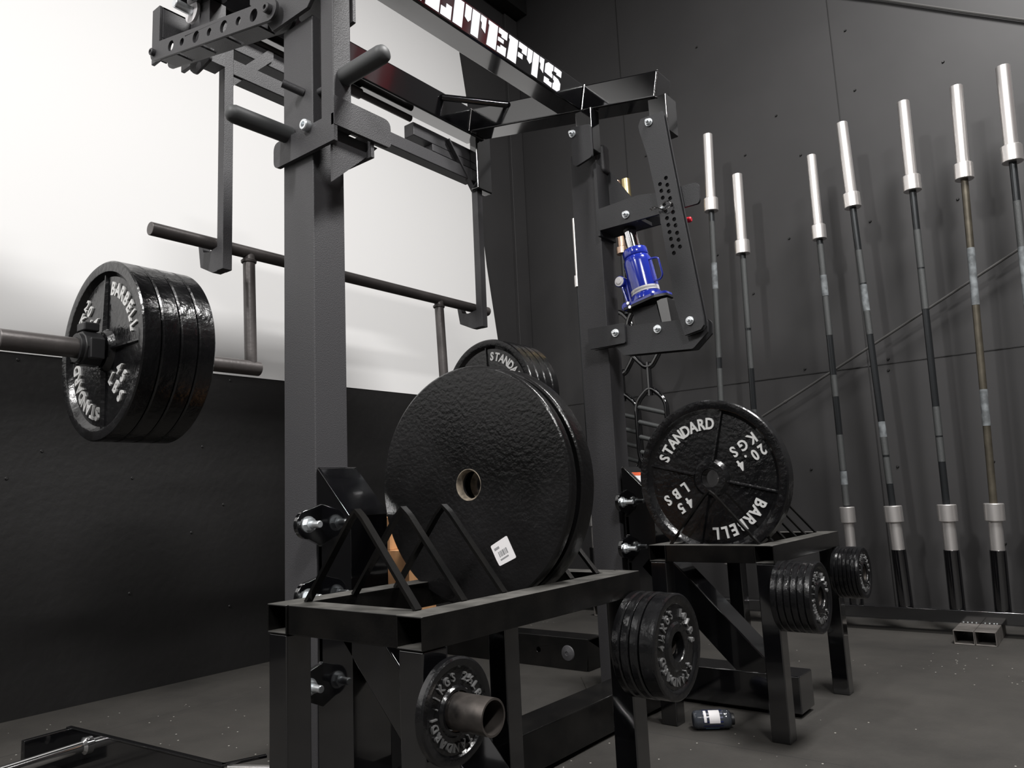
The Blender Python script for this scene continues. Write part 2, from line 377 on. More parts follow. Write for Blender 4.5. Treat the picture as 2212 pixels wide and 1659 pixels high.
# lever frame: tilted cross beams joined by two long beams
TH = .197
E1 = Vector((cos(TH), 0, -sin(TH))); E3 = Vector((sin(TH), 0, cos(TH)))
P0 = Vector((-1.323, 0, 1.968))
def LF(s, y, t): return P0 + E1*s + E3*t + Vector((0, y, 0))
def lev_box(name, m, s0, s1, y0, y1, t0, t1, bevel=.006):
    b = NB(); c = [LF(s, y, t) for t in (t0, t1) for y in (y0, y1) for s in (s0, s1)]
    vs = [b.verts.new(v) for v in c]
    for f in ((0, 2, 3, 1), (4, 5, 7, 6), (0, 1, 5, 4), (2, 6, 7, 3), (0, 4, 6, 2), (1, 3, 7, 5)): b.faces.new([vs[i] for i in f])
    return register(finish(b, name, m, rig, bevel), rig)
lev_box('lever_beam', GB, -.535, .29, 2.15, 2.25, 0, .092)
lev_box('lever_beam', GB, -.535, .29, .99, 1.09, 0, .092)
tb = lev_box('top_beam', GB, -.1, 0, 1.092, 2.148, 0, .094)
lev_box('rear_beam', GB, -.635, -.537, 1.0, 2.25, -.005, .097)
# weld beads
WELD = mat('painted_weld', (.02, .02, .02), .18, spec=.8, coat=.8)
b = NB()
def bead(pts, r=.0035):
    for i in range(len(pts)-1):
        a, c_ = Vector(pts[i]), Vector(pts[i+1]); n = int((c_-a).length/.005)
        for k in range(n+1):
            p = a.lerp(c_, k/max(1, n)); bmesh.ops.create_icosphere(b, subdivisions=1, radius=r*random.uniform(.8, 1.15), matrix=Matrix.Translation(p))
bead([LF(.002, 2.149, .004), LF(.002, 2.149, .09)]); finish(b, 'weld_bead', WELD, rig, 0)
b = NB(); bead([LF(.288, 2.151, .004), LF(.288, 2.151, .09)], .003); finish(b, 'weld_bead', WELD, rig, 0)
b = NB(); bead([LF(-.534, 2.149, .004), LF(-.534, 2.149, .09)]); finish(b, 'weld_bead', WELD, rig, 0)
b = NB(); cyl(b, LF(-.536, 1.985, .075), LF(-.345, 2.152, .078), .0125, 16, ch=.002); finish(b, 'gusset_rod', GB, rig, 0)
# lettering on the outer face of the top beam
def stencil(bm, ch, y0, y1, zb, zt):
    W = y1-y0; Hh = zt-zb
    def P(*q): 
        for pg in q:
            n = MX @ Matrix.Identity(4)
            poly(bm, [(y0+W*a, zb+Hh*c) for a, c in pg], [], .0012, n)
    R = lambda a, c, d, e: [(a, c), (d, c), (d, e), (a, e)]
    if ch == 'I': P(R(0, 0, 1, 1))
    elif ch == 'L': P([(.0, 0), (.52, 0), (.52, 1), (0, 1)], [(.58, 0), (1, 0), (1, .52), (.78, .52), (.78, .34), (.58, .34)])
    elif ch == 'T': P(R(.33, 0, .68, 1), [(0, .5), (.17, .38), (.28, .52), (.28, 1), (0, 1)], [(.73, 1), (.73, .76), (.80, .7), (.80, .5), (1, .38), (1, 1)])
    elif ch == 'E': P([(0, 0), (.48, 0), (.48, 1), (0, 1), (0, .86), (.05, .8)], [(.54, 1), (1, 1), (1, .68), (.7, .68), (.7, .78), (.54, .78)], R(.54, .46, .84, .62), [(.54, 0), (1, 0), (1, .36), (.7, .36), (.7, .25), (.54, .25)])
    elif ch == 'F': P([(0, 0), (.48, 0), (.48, 1), (0, 1), (0, .86), (.05, .8)], [(.54, 1), (1, 1), (1, .62), (.74, .62), (.74, .76), (.54, .76)], [(.54, .36), (.8, .36), (.8, .56), (.54, .56)])
    elif ch == 'S': P([(.48, .42), (.0, .48), (.0, .86), (.16, 1), (.48, 1), (.48, .74), (.42, .74), (.42, .62), (.48, .6)], [(.54, 1), (.84, 1), (1, .98), (1, .70), (.7, .7), (.7, .78), (.54, .78)], [(.54, .60), (.84, .56), (1, .42), (1, .14), (.84, 0), (.54, 0), (.54, .26), (.6, .28), (.6, .38), (.54, .4)], [(0, .3), (.3, .3), (.3, .22), (.48, .22), (.48, 0), (.0, .04)])
MX = Matrix(((0, 0, cos(TH), P0.x+.0012*cos(TH)), (1, 0, 0, 0), (0, 1, -sin(TH), P0.z), (0, 0, 0, 1)))
MX = Matrix(((0, sin(TH), cos(TH), P0.x+cos(TH)*.0008), (1, 0, 0, 0), (0, cos(TH), -sin(TH), P0.z-sin(TH)*.0008), (0, 0, 0, 1)))
b = NB()
zb, zt = .009, .083
for ch, y0, y1 in (('E', 1.275, 1.36), ('L', 1.375, 1.476), ('I', 1.484, 1.523), ('T', 1.530, 1.622), ('E', 1.632, 1.722), ('F', 1.730, 1.822), ('T', 1.826, 1.914), ('S', 1.922, 2.013)):
    stencil(b, ch, y0, y1, zb, zt)
finish(b, 'lettering', WHITEV, tb, 0)
# pivot ears, links and plates at the far upright
b = NB()
poly(b, rounded([(-1.348, 1.90), (-1.268, 1.885), (-1.268, 1.768), (-1.335, 1.752), (-1.348, 1.765)], .01), [], .010, MXZ(2.118)); finish(b, 'pivot_ear', PCD, rig, .001)
b = NB()
bx(b, -1.335, -1.27, 2.127, 2.18, 1.80, 1.955); finish(b, 'pivot_lug', GB, rig, .003)
bolt(rig, (-1.345+.005, 2.112, 1.873), (0, -1, 0), .009)
# perforated link strap hanging from the lever to the jack frame
ST = [(-1.078, 1.835), (-1.000, 1.835), (-.988, 1.714), (-.964, 1.507), (-.920, 1.144), (-.920, 1.120), (-.930, 1.108), (-.984, 1.098), (-1.007, 1.197), (-1.043, 1.56), (-1.063, 1.70), (-1.085, 1.79), (-1.088, 1.815)]
HO = [(-1.005, 1.61), (-1.027, 1.596), (-1.002, 1.586), (-1.024, 1.573), (-.999, 1.564), (-1.021, 1.549), (-.996, 1.54), (-1.018, 1.527), (-.993, 1.517), (-1.015, 1.503), (-.99, 1.493), (-1.012, 1.479), (-.988, 1.469), (-1.009, 1.456), (-.985, 1.448), (-1.007, 1.432), (-.982, 1.423), (-1.004, 1.409), (-.979, 1.4), (-1.001, 1.385), (-.976, 1.377), (-.998, 1.362)]
b = NB(); poly(b, ST, [(x, z, .0068) for x, z in HO], .009, MXZ(2.120)); finish(b, 'perforated_strap', PCD, rig, .0008)
b = NB(); poly(b, ST, [(x, z, .0068) for x, z in HO], .009, MXZ(2.142)); finish(b, 'perforated_strap', PCD, rig, .0008)
b = NB(); bx(b, -1.070, -1.004, 2.160, 2.235, 1.79, 1.917); finish(b, 'strap_lug', GB, rig, .003)
bolt(rig, (-1.048, 2.114, 1.812), (0, -1, 0), .009); bolt(rig, (-.962, 2.114, 1.140), (0, -1, 0), .009)
# fixed jack arm on the upright
b = NB()
poly(b, rounded([(-1.282, 1.518), (-.921, 1.513), (-.915, 1.525), (-.915, 1.572), (-.923, 1.583), (-1.06, 1.588), (-1.127, 1.600), (-1.282, 1.594)], [.004, .012, .006, .006, .012, .004, .002, .004]), [], .010, MXZ(2.158))
poly(b, [(-1.282, 1.518), (-1.10, 1.518), (-1.10, 1.59), (-1.282, 1.59)], [], .010, MXZ(2.252))
poly(b, [(-1.282, 1.632), (-1.282, 1.758), (-1.276, 1.758), (-1.186, 1.622), (-1.186, 1.605)], [], .008, MXZ(2.235))
bx(b, -1.282, -1.12, 2.165, 2.245, 1.588, 1.600); bx(b, -1.282, -1.13, 2.165, 2.245, 1.518, 1.53); bx(b, -1.291, -1.280, 2.155, 2.26, 1.50, 1.76)
finish(b, 'jack_arm', PCD, rig, .001)
bolt(rig, (-1.175, 2.152, 1.545), (0, -1, 0), .009)
pb = NB(); cyl(pb, (-1.022, 2.112, 1.513), (-1.022, 2.10, 1.513), .006, 12); finish(pb, 'hitch_pin', ZINC, rig, 0)
pb = NB(); pipe(pb, [Vector((-1.06+x*.07, 2.100, 1.513+z*.07)) for x, z in ((0, .08), (.12, -.02), (.22, .1), (.38, .02), (.52, -.06), (.72, -.16), (.95, -.12), (1.05, .05), (.95, .2), (.72, .2), (.52, .06), (.38, -.03), (.22, .04), (.12, .12), (0, -.05))], .0018, 6); finish(pb, 'hitch_clip', CHROME, rig, 0)
pb = NB(); cyl(pb, (-1.004, 2.20, 1.489), (-.968, 2.20, 1.486), .009, 12, ch=.003); finish(pb, 'red_knob', REDM, rig, 0)['label'] = 'red plastic knob'
# lower jack cradle
CR = rounded([(-1.205, 1.168), (-.932, 1.150), (-.918, 1.138), (-.921, 1.101), (-.972, 1.058), (-1.214, 1.074), (-1.245, 1.11)], [.004, .008, .008, .004, .006, .008, .01])
b = NB(); poly(b, CR, [], .009, MXZ(2.145)); poly(b, CR, [], .009, MXZ(2.178)); bx(b, -1.19, -.985, 2.15, 2.174, 1.078, 1.088); finish(b, 'cradle_plate', PCD, rig, .001)
b = NB(); poly(b, rounded([(-1.338, 1.182), (-1.197, 1.177), (-1.197, 1.111), (-1.336, 1.110)], .006), [], .009, MXZ(2.132)); poly(b, rounded([(-1.338, 1.182), (-1.197, 1.177), (-1.197, 1.111), (-1.336, 1.110)], .006), [], .009, MXZ(2.16)); finish(b, 'cradle_link', PCD, rig, .001)
for x, z, y in ((-1.230, 1.149, 2.127), (-1.085, 1.139, 2.140)): bolt(rig, (x, y, z), (0, -1, 0), .009)
b = NB(); poly(b, [(-1.168, 1.10), (-1.075, 1.10), (-1.105, 1.232), (-1.195, 1.232), (-1.185, 1.18)], [], .04, MXZ(2.203)); finish(b, 'jack_pedestal', PCD, rig, .002)
b = NB(); poly(b, [(-1.075, 1.10), (-1.045, 1.10), (-1.062, 1.245), (-1.10, 1.245)], [], .06, MXZ(2.205)); finish(b, 'jack_pedestal', GB, rig, .002)
# bolted lower stubs with sloping capped tops, braces, feet and the long base tube
for dx, dy in ((0, 0), (.042, 1.182)):
    b = NB(); poly(b, [(-1.318+dx, .02), (-1.21+dx, .02), (-1.21+dx, .613), (-1.308+dx, .715), (-1.318+dx, .715)], [], .098, MXZ(1.049+dy)); stub = register(finish(b, 'lower_upright', GB, rig, .003), rig)
    b = NB()

    poly(b, [(0, 0), (.145, 0), (.145, .104), (0, .104)], [], .003, Matrix.Translation((-1.3115+dx, .997+dy, .7155)) @ Matrix(((cos(pi/4), 0, sin(pi/4), 0), (0, 1, 0, 0), (-sin(pi/4), 0, cos(pi/4), 0), (0, 0, 0, 1))))
    finish(b, 'cap_plate', GB, stub, .001)
    ears = (.60, .457, .285) if dy == 0 else (.602, .457, .285)
    b = NB(); yy0 = .938+dy; out = []
    def lobe(zc): return [(yy0+.03 + .03*cos(a), zc+.03*sin(a)) for a in [pi/2+pi*i/10 for i in range(11)]]
    left = []
    for zc in ears: left += [(yy0+.062, zc+.04)] + lobe(zc) + [(yy0+.062, zc-.045)]
    y2 = 1.049+dy; pts = left + [(2*y2-p[0], p[1]) for p in reversed(left)]
    poly(b, pts, [], .012, MYZ(-1.306+dx)); register(finish(b, 'clamp_flange', GB, rig, .0015), rig)
    for zc in ears:
        for yb in (yy0+.028, 2*y2-yy0-.028): bolt(rig, (-1.300+dx, yb, zc), (1, 0, 0), .0115, stub=3.1)
    b = NB(); bar(b, (-1.235+dx, 1.049+dy, .430), (-.905+dx, 1.049+dy, .100), .098, .093); finish(b, 'diagonal_brace', GB, rig, .004)
    b = NB(); bx(b, -1.43+dx, -.80+dx, .998+dy, 1.108+dy, .012, .112); finish(b, 'foot_beam', GB, rig, .004)
    b = NB(); bx(b, -.90+dx, -.83+dx, 1.01+dy, 1.09+dy, 0, .012); bx(b, -1.40+dx, -1.33+dx, 1.01+dy, 1.09+dy, 0, .012); finish(b, 'rubber_pad', RUBB, rig, 0)
b = NB(); bx(b, -1.225, -1.125, 1.11, 2.178, .012, .105); finish(b, 'base_tube', GBD, rig, .004)

# safety label on the far cap plate
b = NB(); mxl = Matrix.Translation((-1.3115+.042, .997+1.182, .7155)) @ Matrix(((cos(pi/4), 0, sin(pi/4), 0), (0, 1, 0, 0), (-sin(pi/4), 0, cos(pi/4), 0), (0, 0, 0, 1)))
poly(b, [(.03, .02), (.09, .02), (.09, .09), (.03, .09)], [], .0008, mxl @ Matrix.Translation((0, 0, .0022))); lab = finish(b, 'warning_label', LABEL, rig, 0); register(lab, rig); lab['label'] = 'white warning label with orange band'
b = NB(); poly(b, [(.03, .02), (.045, .02), (.045, .09), (.03, .09)], [], .0008, mxl @ Matrix.Translation((0, 0, .0030))); finish(b, 'label_band', ORANGE, lab, 0)
# near link arm, drilled, on the rack-side lug
b = NB()
holes = [(-1.886, 1.900, .0150), (-1.827, 1.886, .0105), (-1.755, 1.869, .0160), (-1.69, 1.854, .0105), (-1.622, 1.839, .0160), (-1.556, 1.824, .0110), (-1.49, 1.809, .0160)]
ang = atan2(1.795-1.925, .556)
n_ = (sin(-ang)*.024, cos(ang)*.024)
A = (-1.975, 1.921); B_ = (-1.424, 1.793)
d = Vector((B_[0]-A[0], B_[1]-A[1])).normalized(); nn = Vector((-d.y, d.x))
def capsule(r):
    pts = []
    for i in range(9): a_ = atan2(nn.y, nn.x) - pi*i/8; pts.append((B_[0]+r*cos(a_), B_[1]+r*sin(a_)))
    for i in range(9): a_ = atan2(-nn.y, -nn.x) - pi*i/8; pts.append((A[0]+r*cos(a_), A[1]+r*sin(a_)))
    return pts
poly(b, capsule(.026), holes, .008, MXZ(.962)); poly(b, capsule(.026), holes, .008, MXZ(1.012))
for s0_, s1_ in ((.04, .2), (.24, .42), (.46, .64), (.68, .9)):
    q0, q1 = Vector(A).lerp(Vector(B_), s0_), Vector(A).lerp(Vector(B_), s1_); bar(b, (q0.x, .987, q0.y-.025), (q1.x, .987, q1.y-.025), .046, .005)
finish(b, 'link_arm', PC, rig, .001)
pivot_bolt(rig, (B_[0], .957, B_[1]), (0, -1, 0), .012, m=PC); pivot_bolt(rig, (A[0]-.004, .957, A[1]-.003), (0, -1, 0), .010, m=PC)
b = NB(); poly(b, [(-1.54, 2.02), (-1.54, 1.87), (-1.49, 1.82), (-1.445, 1.757), (-1.31, 1.757), (-1.292, 1.775), (-1.292, 2.02)], [], .010, MXZ(.984))
poly(b, [(-1.50, 2.02), (-1.50, 1.87), (-1.40, 1.76), (-1.29, 1.77), (-1.29, 2.02)], [], .010, MXZ(1.10)); finish(b, 'lever_bracket', PC, rig, .002)
# hook carriers
def hook(y0, y1, tag):
    b = NB(); bx(b, -1.91, -1.88, y0, y1, 1.30, 2.10); hk = register(finish(b, 'hook_strap', PC, rig, .002), rig)
    b = NB(); ym = (y0+y1)/2
    poly(b, [(-1.91, 1.30), (-1.91, 1.372), (-1.955, 1.366), (-1.985, 1.372), (-2.0, 1.405), (-2.012, 1.395), (-2.0, 1.33), (-1.935, 1.30)], [], y1-y0-.004, MXZ(ym)); finish(b, 'hook_tongue', PC, hk, .001)
    return hk
hook(1.115, 1.145, 'near'); hook(2.225, 2.257, 'far')
b = NB(); bx(b, -1.94, -1.89, 1.146, 2.224, 1.899, 1.949); finish(b, 'spreader_tube', PC, rig, .003)
b = NB(); bx(b, -1.955, -1.905, 1.90, 2.225, 1.990, 2.042); bx(b, -1.955, -1.905, 2.0, 2.225, 1.96, 1.99); finish(b, 'stub_tube', PC, rig, .003)
b = NB(); bx(b, -1.955, -1.905, 1.146, 1.47, 1.990, 2.042); finish(b, 'stub_tube', PC, rig, .003)
b = NB(); bar(b, (-1.895, 2.222, 1.86), (-1.895, 2.075, 2.03), .008, .02, (1, 0, 0)); finish(b, 'hook_brace', PC, rig, .001)
b = NB(); poly(b, [(1.146, 1.86), (1.146, 1.90), (1.27, 2.035), (1.29, 2.035), (1.29, 2.01)], [], .008, MYZ(-1.899)); finish(b, 'hook_brace', PC, rig, .001)
b = NB(); cyl(b, (-1.925, 1.2, 2.062), (-1.925, 1.905, 2.062), .0125, 16); cyl(b, (-1.925, 1.42, 2.062), (-1.925, 1.66, 2.062), .019, 16); finish(b, 'torsion_rod', BARM, rig, 0)
b = NB(); bx(b, -1.90, -1.86, 2.21, 2.30, 1.86, 2.16); finish(b, 'hook_hanger', GB, rig, .006)
# near hook carrier: upright channel, arm tube, washer and pin
b = NB(); bx(b, -1.905, -1.85, 1.05, 1.10, 1.885, 2.32); poly(b, rounded([(-1.938, 1.95), (-1.835, 1.95), (-1.832, 1.876), (-1.912, 1.862), (-1.938, 1.885)], [0, 0, .01, .012, .006]), [], .008, MXZ(1.046)); finish(b, 'hook_hanger', PC, rig, .003)
b = NB(); bx(b, -2.088, -2.045, 1.003, 1.013, 1.945, 2.120); bx(b, -2.051, -2.045, 1.013, 1.19, 2.02, 2.120); bx(b, -2.051, -2.045, 1.013, 1.03, 1.945, 2.02); bx(b, -2.09, -2.045, 1.013, 1.19, 2.112, 2.120); bx(b, -2.10, -1.90, 1.10, 1.112, 1.97, 2.12); finish(b, 'hanger_arm', PC, rig, .002)
b = NB(); cyl(b, (-1.925, 1.045, 2.06), (-1.925, 1.036, 2.06), .033, 28); w_ = register(finish(b, 'washer', LABEL, rig, 0), rig); w_['label'] = 'bright pale washer'
b = NB(); cyl(b, (-1.925, 1.045, 2.06), (-1.925, .985, 2.062), .0135, 18, ch=.002); finish(b, 'retaining_pin', ZINC, rig, 0)
b = NB(); bx(b, -1.83, -1.75, .983, .989, 2.07, 2.10); y_ = finish(b, 'yellow_tag', YELLOW, rig, 0); y_['label'] = 'small yellow label'

# ------------------------------------------------------------------ cambered bar on the hooks
BX = -1.935
cb = root('cambered_bar', (BX, 1.65, 1.04), 'dark steel cambered bar hanging from the two rack hooks, its sleeves dropped low', 'barbell')
b = NB(); cyl(b, (BX-.02, .947, 1.393), (BX-.02, 2.350, 1.393), .0185, 28, ch=.001); finish(b, 'top_tube', BARM, cb, 0)
for y in (1.245, 2.06):
    b = NB(); cyl(b, (BX-.02, y, 1.385), (BX, y-.004, 1.045), .0175, 24)
    lathe(b, [(.018, 0), (.023, .004), (.022, .010), (.0175, .014)], (BX-.02, y, 1.372), (0, 0, -1), 20); finish(b, 'drop_tube', BARM, cb, 0)
b = NB(); cyl(b, (BX, .985, 1.04), (BX, 1.268, 1.04), .0215, 28, ch=.002); cyl(b, (BX, .60, 1.04), (BX, .985, 1.04), .0245, 32, ch=.002); finish(b, 'sleeve', BARM, cb, 0)
b = NB(); cyl(b, (BX, 2.03, 1.04), (BX, 2.26, 1.04), .0215, 28, ch=.002); cyl(b, (BX, 2.26, 1.04), (BX, 2.72, 1.04), .0245, 32, ch=.002); finish(b, 'sleeve', BARM, cb, 0)

# ------------------------------------------------------------------ weight plates
def plate45(label, group, rib0=0.0, proto=[]):
    r_ = root('weight_plate', (0, 0, 0), label, 'weight plate', group)
    T = .0435; R = .225; b = NB()
    pr = [(.0258, -.004), (.0275, -.001), (.046, -.001), (.050, -.006), (.056, -.014), (.188, -.014), (.196, -.006), (.199, -.001), (.202, 0), (.2215, 0), (R, -.0035),
          (R, -T+.0035), (.2215, -T), (.202, -T), (.199, -T+.001), (.196, -T+.006), (.188, -T+.014), (.056, -T+.014), (.050, -T+.006), (.046, -T+.001), (.0275, -T+.001), (.0258, -T+.004)]
    lathe(b, pr, (0, 0, 0), (0, 0, 1), 112, closed=True)
    for k in range(4):
        for zz, sg in ((-.014, 1), (-T+.014, -1)):
            a = k*pi/2; dx_, dy_ = cos(a), sin(a); px_, py_ = -dy_, dx_
            def q(r, s, z): return b.verts.new((dx_*r+px_*s, dy_*r+py_*s, z))
            v = [q(.050, -.0055, zz-sg*.001), q(.050, .0055, zz-sg*.001), q(.195, .0055, zz-sg*.001), q(.195, -.0055, zz-sg*.001), q(.050, -.002, zz+sg*.0105), q(.050, .002, zz+sg*.0105), q(.195, .002, zz+sg*.006), q(.195, -.002, zz+sg*.006)]
            for f in ((0, 1, 2, 3), (4, 7, 6, 5), (0, 4, 5, 1), (1, 5, 6, 2), (2, 6, 7, 3), (3, 7, 4, 0)): b.faces.new([v[i] for i in f])
    d_ = finish(b, 'disc', IRON, r_, 0, 28)
    b = NB(); z = -.0142; h = .0045
    arc_text(b, 'STANDARD', .158, pi/4, .046, .171, z, h, .80, .028)
    arc_text(b, 'BARBELL', .158, pi/4-pi, .046, .176, z, h, .80, .028)
    # weight lines: reading along the radius
    a = -pi/4; D = Vector((cos(a), sin(a)))
    tdir = a+pi; ux, uy = cos(tdir+pi/2), sin(tdir+pi/2)
    line_text(b, '20.4', D.x*.133+ux*.021, D.y*.133+uy*.021, tdir, .043, .025, z, h, .78, .026); line_text(b, 'KGS', D.x*.133-ux*.021, D.y*.133-uy*.021, tdir, .043, .033, z, h, .82, .026)
    a = 3*pi/4; D = Vector((cos(a), sin(a))); tdir = a; ux, uy = cos(tdir+pi/2), sin(tdir+pi/2)
    line_text(b, '45', D.x*.113+ux*.021, D.y*.113+uy*.021, tdir, .043, .033, z, h, .82, .026); line_text(b, 'LBS', D.x*.118-ux*.021, D.y*.118-uy*.021, tdir, .043, .034, z, h, .82, .026)
    finish(b, 'lettering', LETTER, r_, 0)
    return r_
def face_negY(o, x, y, z, spin, tilt=0.0):       # face towards -Y
    o.matrix_basis = Matrix.Translation((x, y, z)) @ Matrix.Rotation(tilt, 4, 'Z') @ Matrix.Rotation(pi/2, 4, 'X') @ Matrix.Rotation(spin, 4, 'Z')
FX = Matrix(((0, 0, 1, 0), (1, 0, 0, 0), (0, 1, 0, 0), (0, 0, 0, 1)))
def face_posX(o, x, y, z, spin): o.matrix_basis = Matrix.Translation((x, y, z)) @ FX @ Matrix.Rotation(spin, 4, 'Z')
p45 = plate45('outermost black 45 lb plate on the near end of the hanging bar, lettered face showing', 'plates on the near end of the hanging bar')
face_negY(p45, BX, .820, 1.04, pi)
ordn = ['second plate in from the clip on the near end of the hanging bar', 'third plate in from the clip on the near end of the hanging bar', 'innermost plate of the stack on the near end of the hanging bar']
for i, lb in enumerate(ordn):
    o = dup(p45, label=lb); face_negY(o, BX, .8655+i*.0455, 1.04, pi+.4+i*.9)
far = ['frontmost plate of the stack on the far end of the hanging bar, lettering half hidden', 'second plate back in the stack on the far end of the hanging bar', 'third plate back in the stack on the far end of the hanging bar', 'rearmost plate of the stack on the far end of the hanging bar']
for i, lb in enumerate(far):
    o = dup(p45, label=lb, group='plates on the far end of the hanging bar'); face_negY(o, BX, 2.305+i*.0455, 1.04, radians(3)+i*1.1)
o = dup(p45, label='upright lettered 45 lb plate standing in the far plate rack', group=None)
if 'group' in o: del o['group']
face_negY(o, -.922, 2.072, .663, radians(76))
# smooth faced old plates in the near rack
def oldplate(label, x, y, z, tilt, T, group):
    r_ = root('weight_plate', (0, 0, 0), label, 'weight plate', group); R = .225; b = NB()
    pr = [(.0265, -.006), (.030, 0), (.205, 0), (.2205, -.0005), (R-.001, -.003), (R, -.005), (R, -T+.004), (R-.004, -T), (.2, -T), (.196, -T+.008), (.06, -T+.008), (.052, -T), (.0265, -T)]
    lathe(b, pr, (0, 0, 0), (0, 0, 1), 128, closed=True); finish(b, 'disc', IROND, r_, 0, 28)
    b = NB(); lathe(b, [(.0263, -.016), (.0258, -.0045), (.0286, .0003), (.0296, .0004), (.0302, -.0004), (.0268, -.0165)], (0, 0, 0), (0, 0, 1), 40)
    finish(b, 'worn_hole_edge', BARE, r_, 0)['label'] = 'hole edge worn to bare cream metal'
    face_negY(r_, x, y, z, 0, tilt); return r_
BARE = mat('bare_cast_metal', (.32, .27, .21), .5, metal=.3, var=.8, var2=(.05, .045, .04), vscale=60)
G2 = 'large plates in the near plate rack'
op = oldplate('large smooth-faced black plate with a white price sticker, in the near plate rack', -.957, 1.073, .663, .045, .022, G2)
b = NB(); poly(b, rounded([(-.020, -.019), (.021, -.022), (.021, .021), (-.021, .021), (-.021, -.006)], .003), [], .0006, Matrix.Identity(4))
sx_, sz_ = .075, -.122
for v in b.verts: v.co = Matrix.Translation((sx_, sz_, .0006)) @ Matrix.Rotation(radians(27), 4, 'Z') @ v.co
st = finish(b, 'price_sticker', LABEL, op, 0); INV[st.name] = Matrix.Identity(4); INV[op.name] = Matrix.Identity(4)
b = NB()
for k, (x0, wd) in enumerate(((-.011, .002), (-.0075, .0015), (-.005, .002), (-.0015, .004), (.004, .0015), (.007, .003))):
    bx(b, x0, x0+wd, -.006, .004, .0, .0004)
bx(b, -.016, -.004, .009, .013, 0, .0004); bx(b, -.012, .008, -.012, -.0095, 0, .0004)
for v in b.verts: v.co = Matrix.Translation((sx_, sz_, .0009)) @ Matrix.Rotation(radians(27), 4, 'Z') @ v.co
finish(b, 'printing', LABELG, st, 0)
oldplate('large black plate right behind the one with the price sticker in the near rack', -.957, 1.113, .663, .03, .041, G2)

# small change plates on the pegs
def small(label, group, R, T, txt1, txt2, lm):
    r_ = root('small_weight_plate', (0, 0, 0), label, 'weight plate', group); b = NB(); k = R/.095
    pr = [(.0258, -.002), (.0268, 0), (.036*k+.004, 0), (.040*k+.004, -.004), (.075*k, -.005), (.079*k, -.001), (.082*k, 0), (R-.003, 0), (R, -.0025), (R, -T+.0025), (R-.003, -T), (.082*k, -T), (.078*k, -T+.004), (.042*k+.004, -T+.004), (.038*k+.004, -T), (.0268, -T)]
    lathe(b, pr, (0, 0, 0), (0, 0, 1), 72, closed=True); finish(b, 'disc', IRON, r_, 0, 28)
    b = NB(); rr = .0605*k+.001; s = .021*k
    arc_text(b, 'STANDARD', rr, radians(255), s, .30, -.0052, .0045, .9); arc_text(b, txt1, rr, radians(140), s, .29, -.0052, .0045, .9); arc_text(b, txt2, rr, radians(35), s, .29, -.0052, .0045, .9)
    finish(b, 'lettering', lm, r_, 0); return r_
s25 = small('small single 2.5 lb plate on the peg nearest the camera', None, .07, .014, '1.1KGS', '2\u00bdLBS', LETTERD); face_posX(s25, -.7325, .785, .357, 0)
def stack(proto, y, z, xs, labels, group):
    for i, lb in enumerate(labels):
        o = proto if i == 0 else dup(proto, label=lb)
        o['label'] = lb; o['group'] = group; face_posX(o, xs[i], y, z, 0 if i == 0 else i*.8)
s10 = small('x', 'g', .095, .031, '4\u00bdKGS', '10LBS', LETTERD)
stack(s10, 1.314, .352, [-.672], ['outermost, thickest small plate on the rear peg of the near rack, lettered face out'], 'small plates on the rear peg of the near rack')
s10b = small('x', 'g', .096, .0165, '2.2KGS', '5LBS', LETTERD)
stack(s10b, 1.314, .352, [-.7055, -.724, -.742], ['second small plate from outside, rear peg of the near rack', 'third small plate from outside, rear peg of the near rack', 'innermost small plate against the leg, rear peg of the near rack'], 'small plates on the rear peg of the near rack')
s5 = small('x', 'g', .0875, .0158, '2.2KGS', '5LBS', LETTERD); nm = ['outermost', 'second from outside', 'third from outside', 'third from the leg', 'second from the leg', 'innermost']
stack(s5, 1.99, .355, [-.617-.0168*i for i in range(6)], [n+' glossy plate on the front peg of the far rack' for n in nm], 'small plates on the front peg of the far rack')
s2 = small('x', 'g', .0775, .0112, '1.1KGS', '2\u00bdLBS', LETTERD); nm = ['outermost', 'second from outside', 'third from outside', 'middle', 'third from the leg', 'second from the leg', 'innermost']
stack(s2, 2.506, .360, [-.640-.01185*i for i in range(7)], [n+' thin plate on the rear peg of the far rack' for n in nm], 'small plates on the rear peg of the far rack')

# bar clip on the near sleeve
cl = root('bar_clip', (BX, .79, 1.04), 'black plastic lock collar clamped on the bar against the near plates', 'collar')
b = NB(); ring(b, (BX, .772, 1.04), (BX, .818, 1.04), .043, .0248, 10); finish(b, 'ring_body', RUBB, cl, .004)
b = NB(); ring(b, (BX, .764, 1.04), (BX, .773, 1.04), .036, .0248, 24); finish(b, 'lip', RUBB, cl, .001)
b = NB(); bx(b, BX-.026, BX+.018, .775, .812, 1.083, 1.105); finish(b, 'clamp_lever', RUBB, cl, .004)
b = NB(); bx(b, BX+.036, BX+.052, .778, .812, 1.01, 1.06); finish(b, 'latch_block', RUBB, cl, .003)

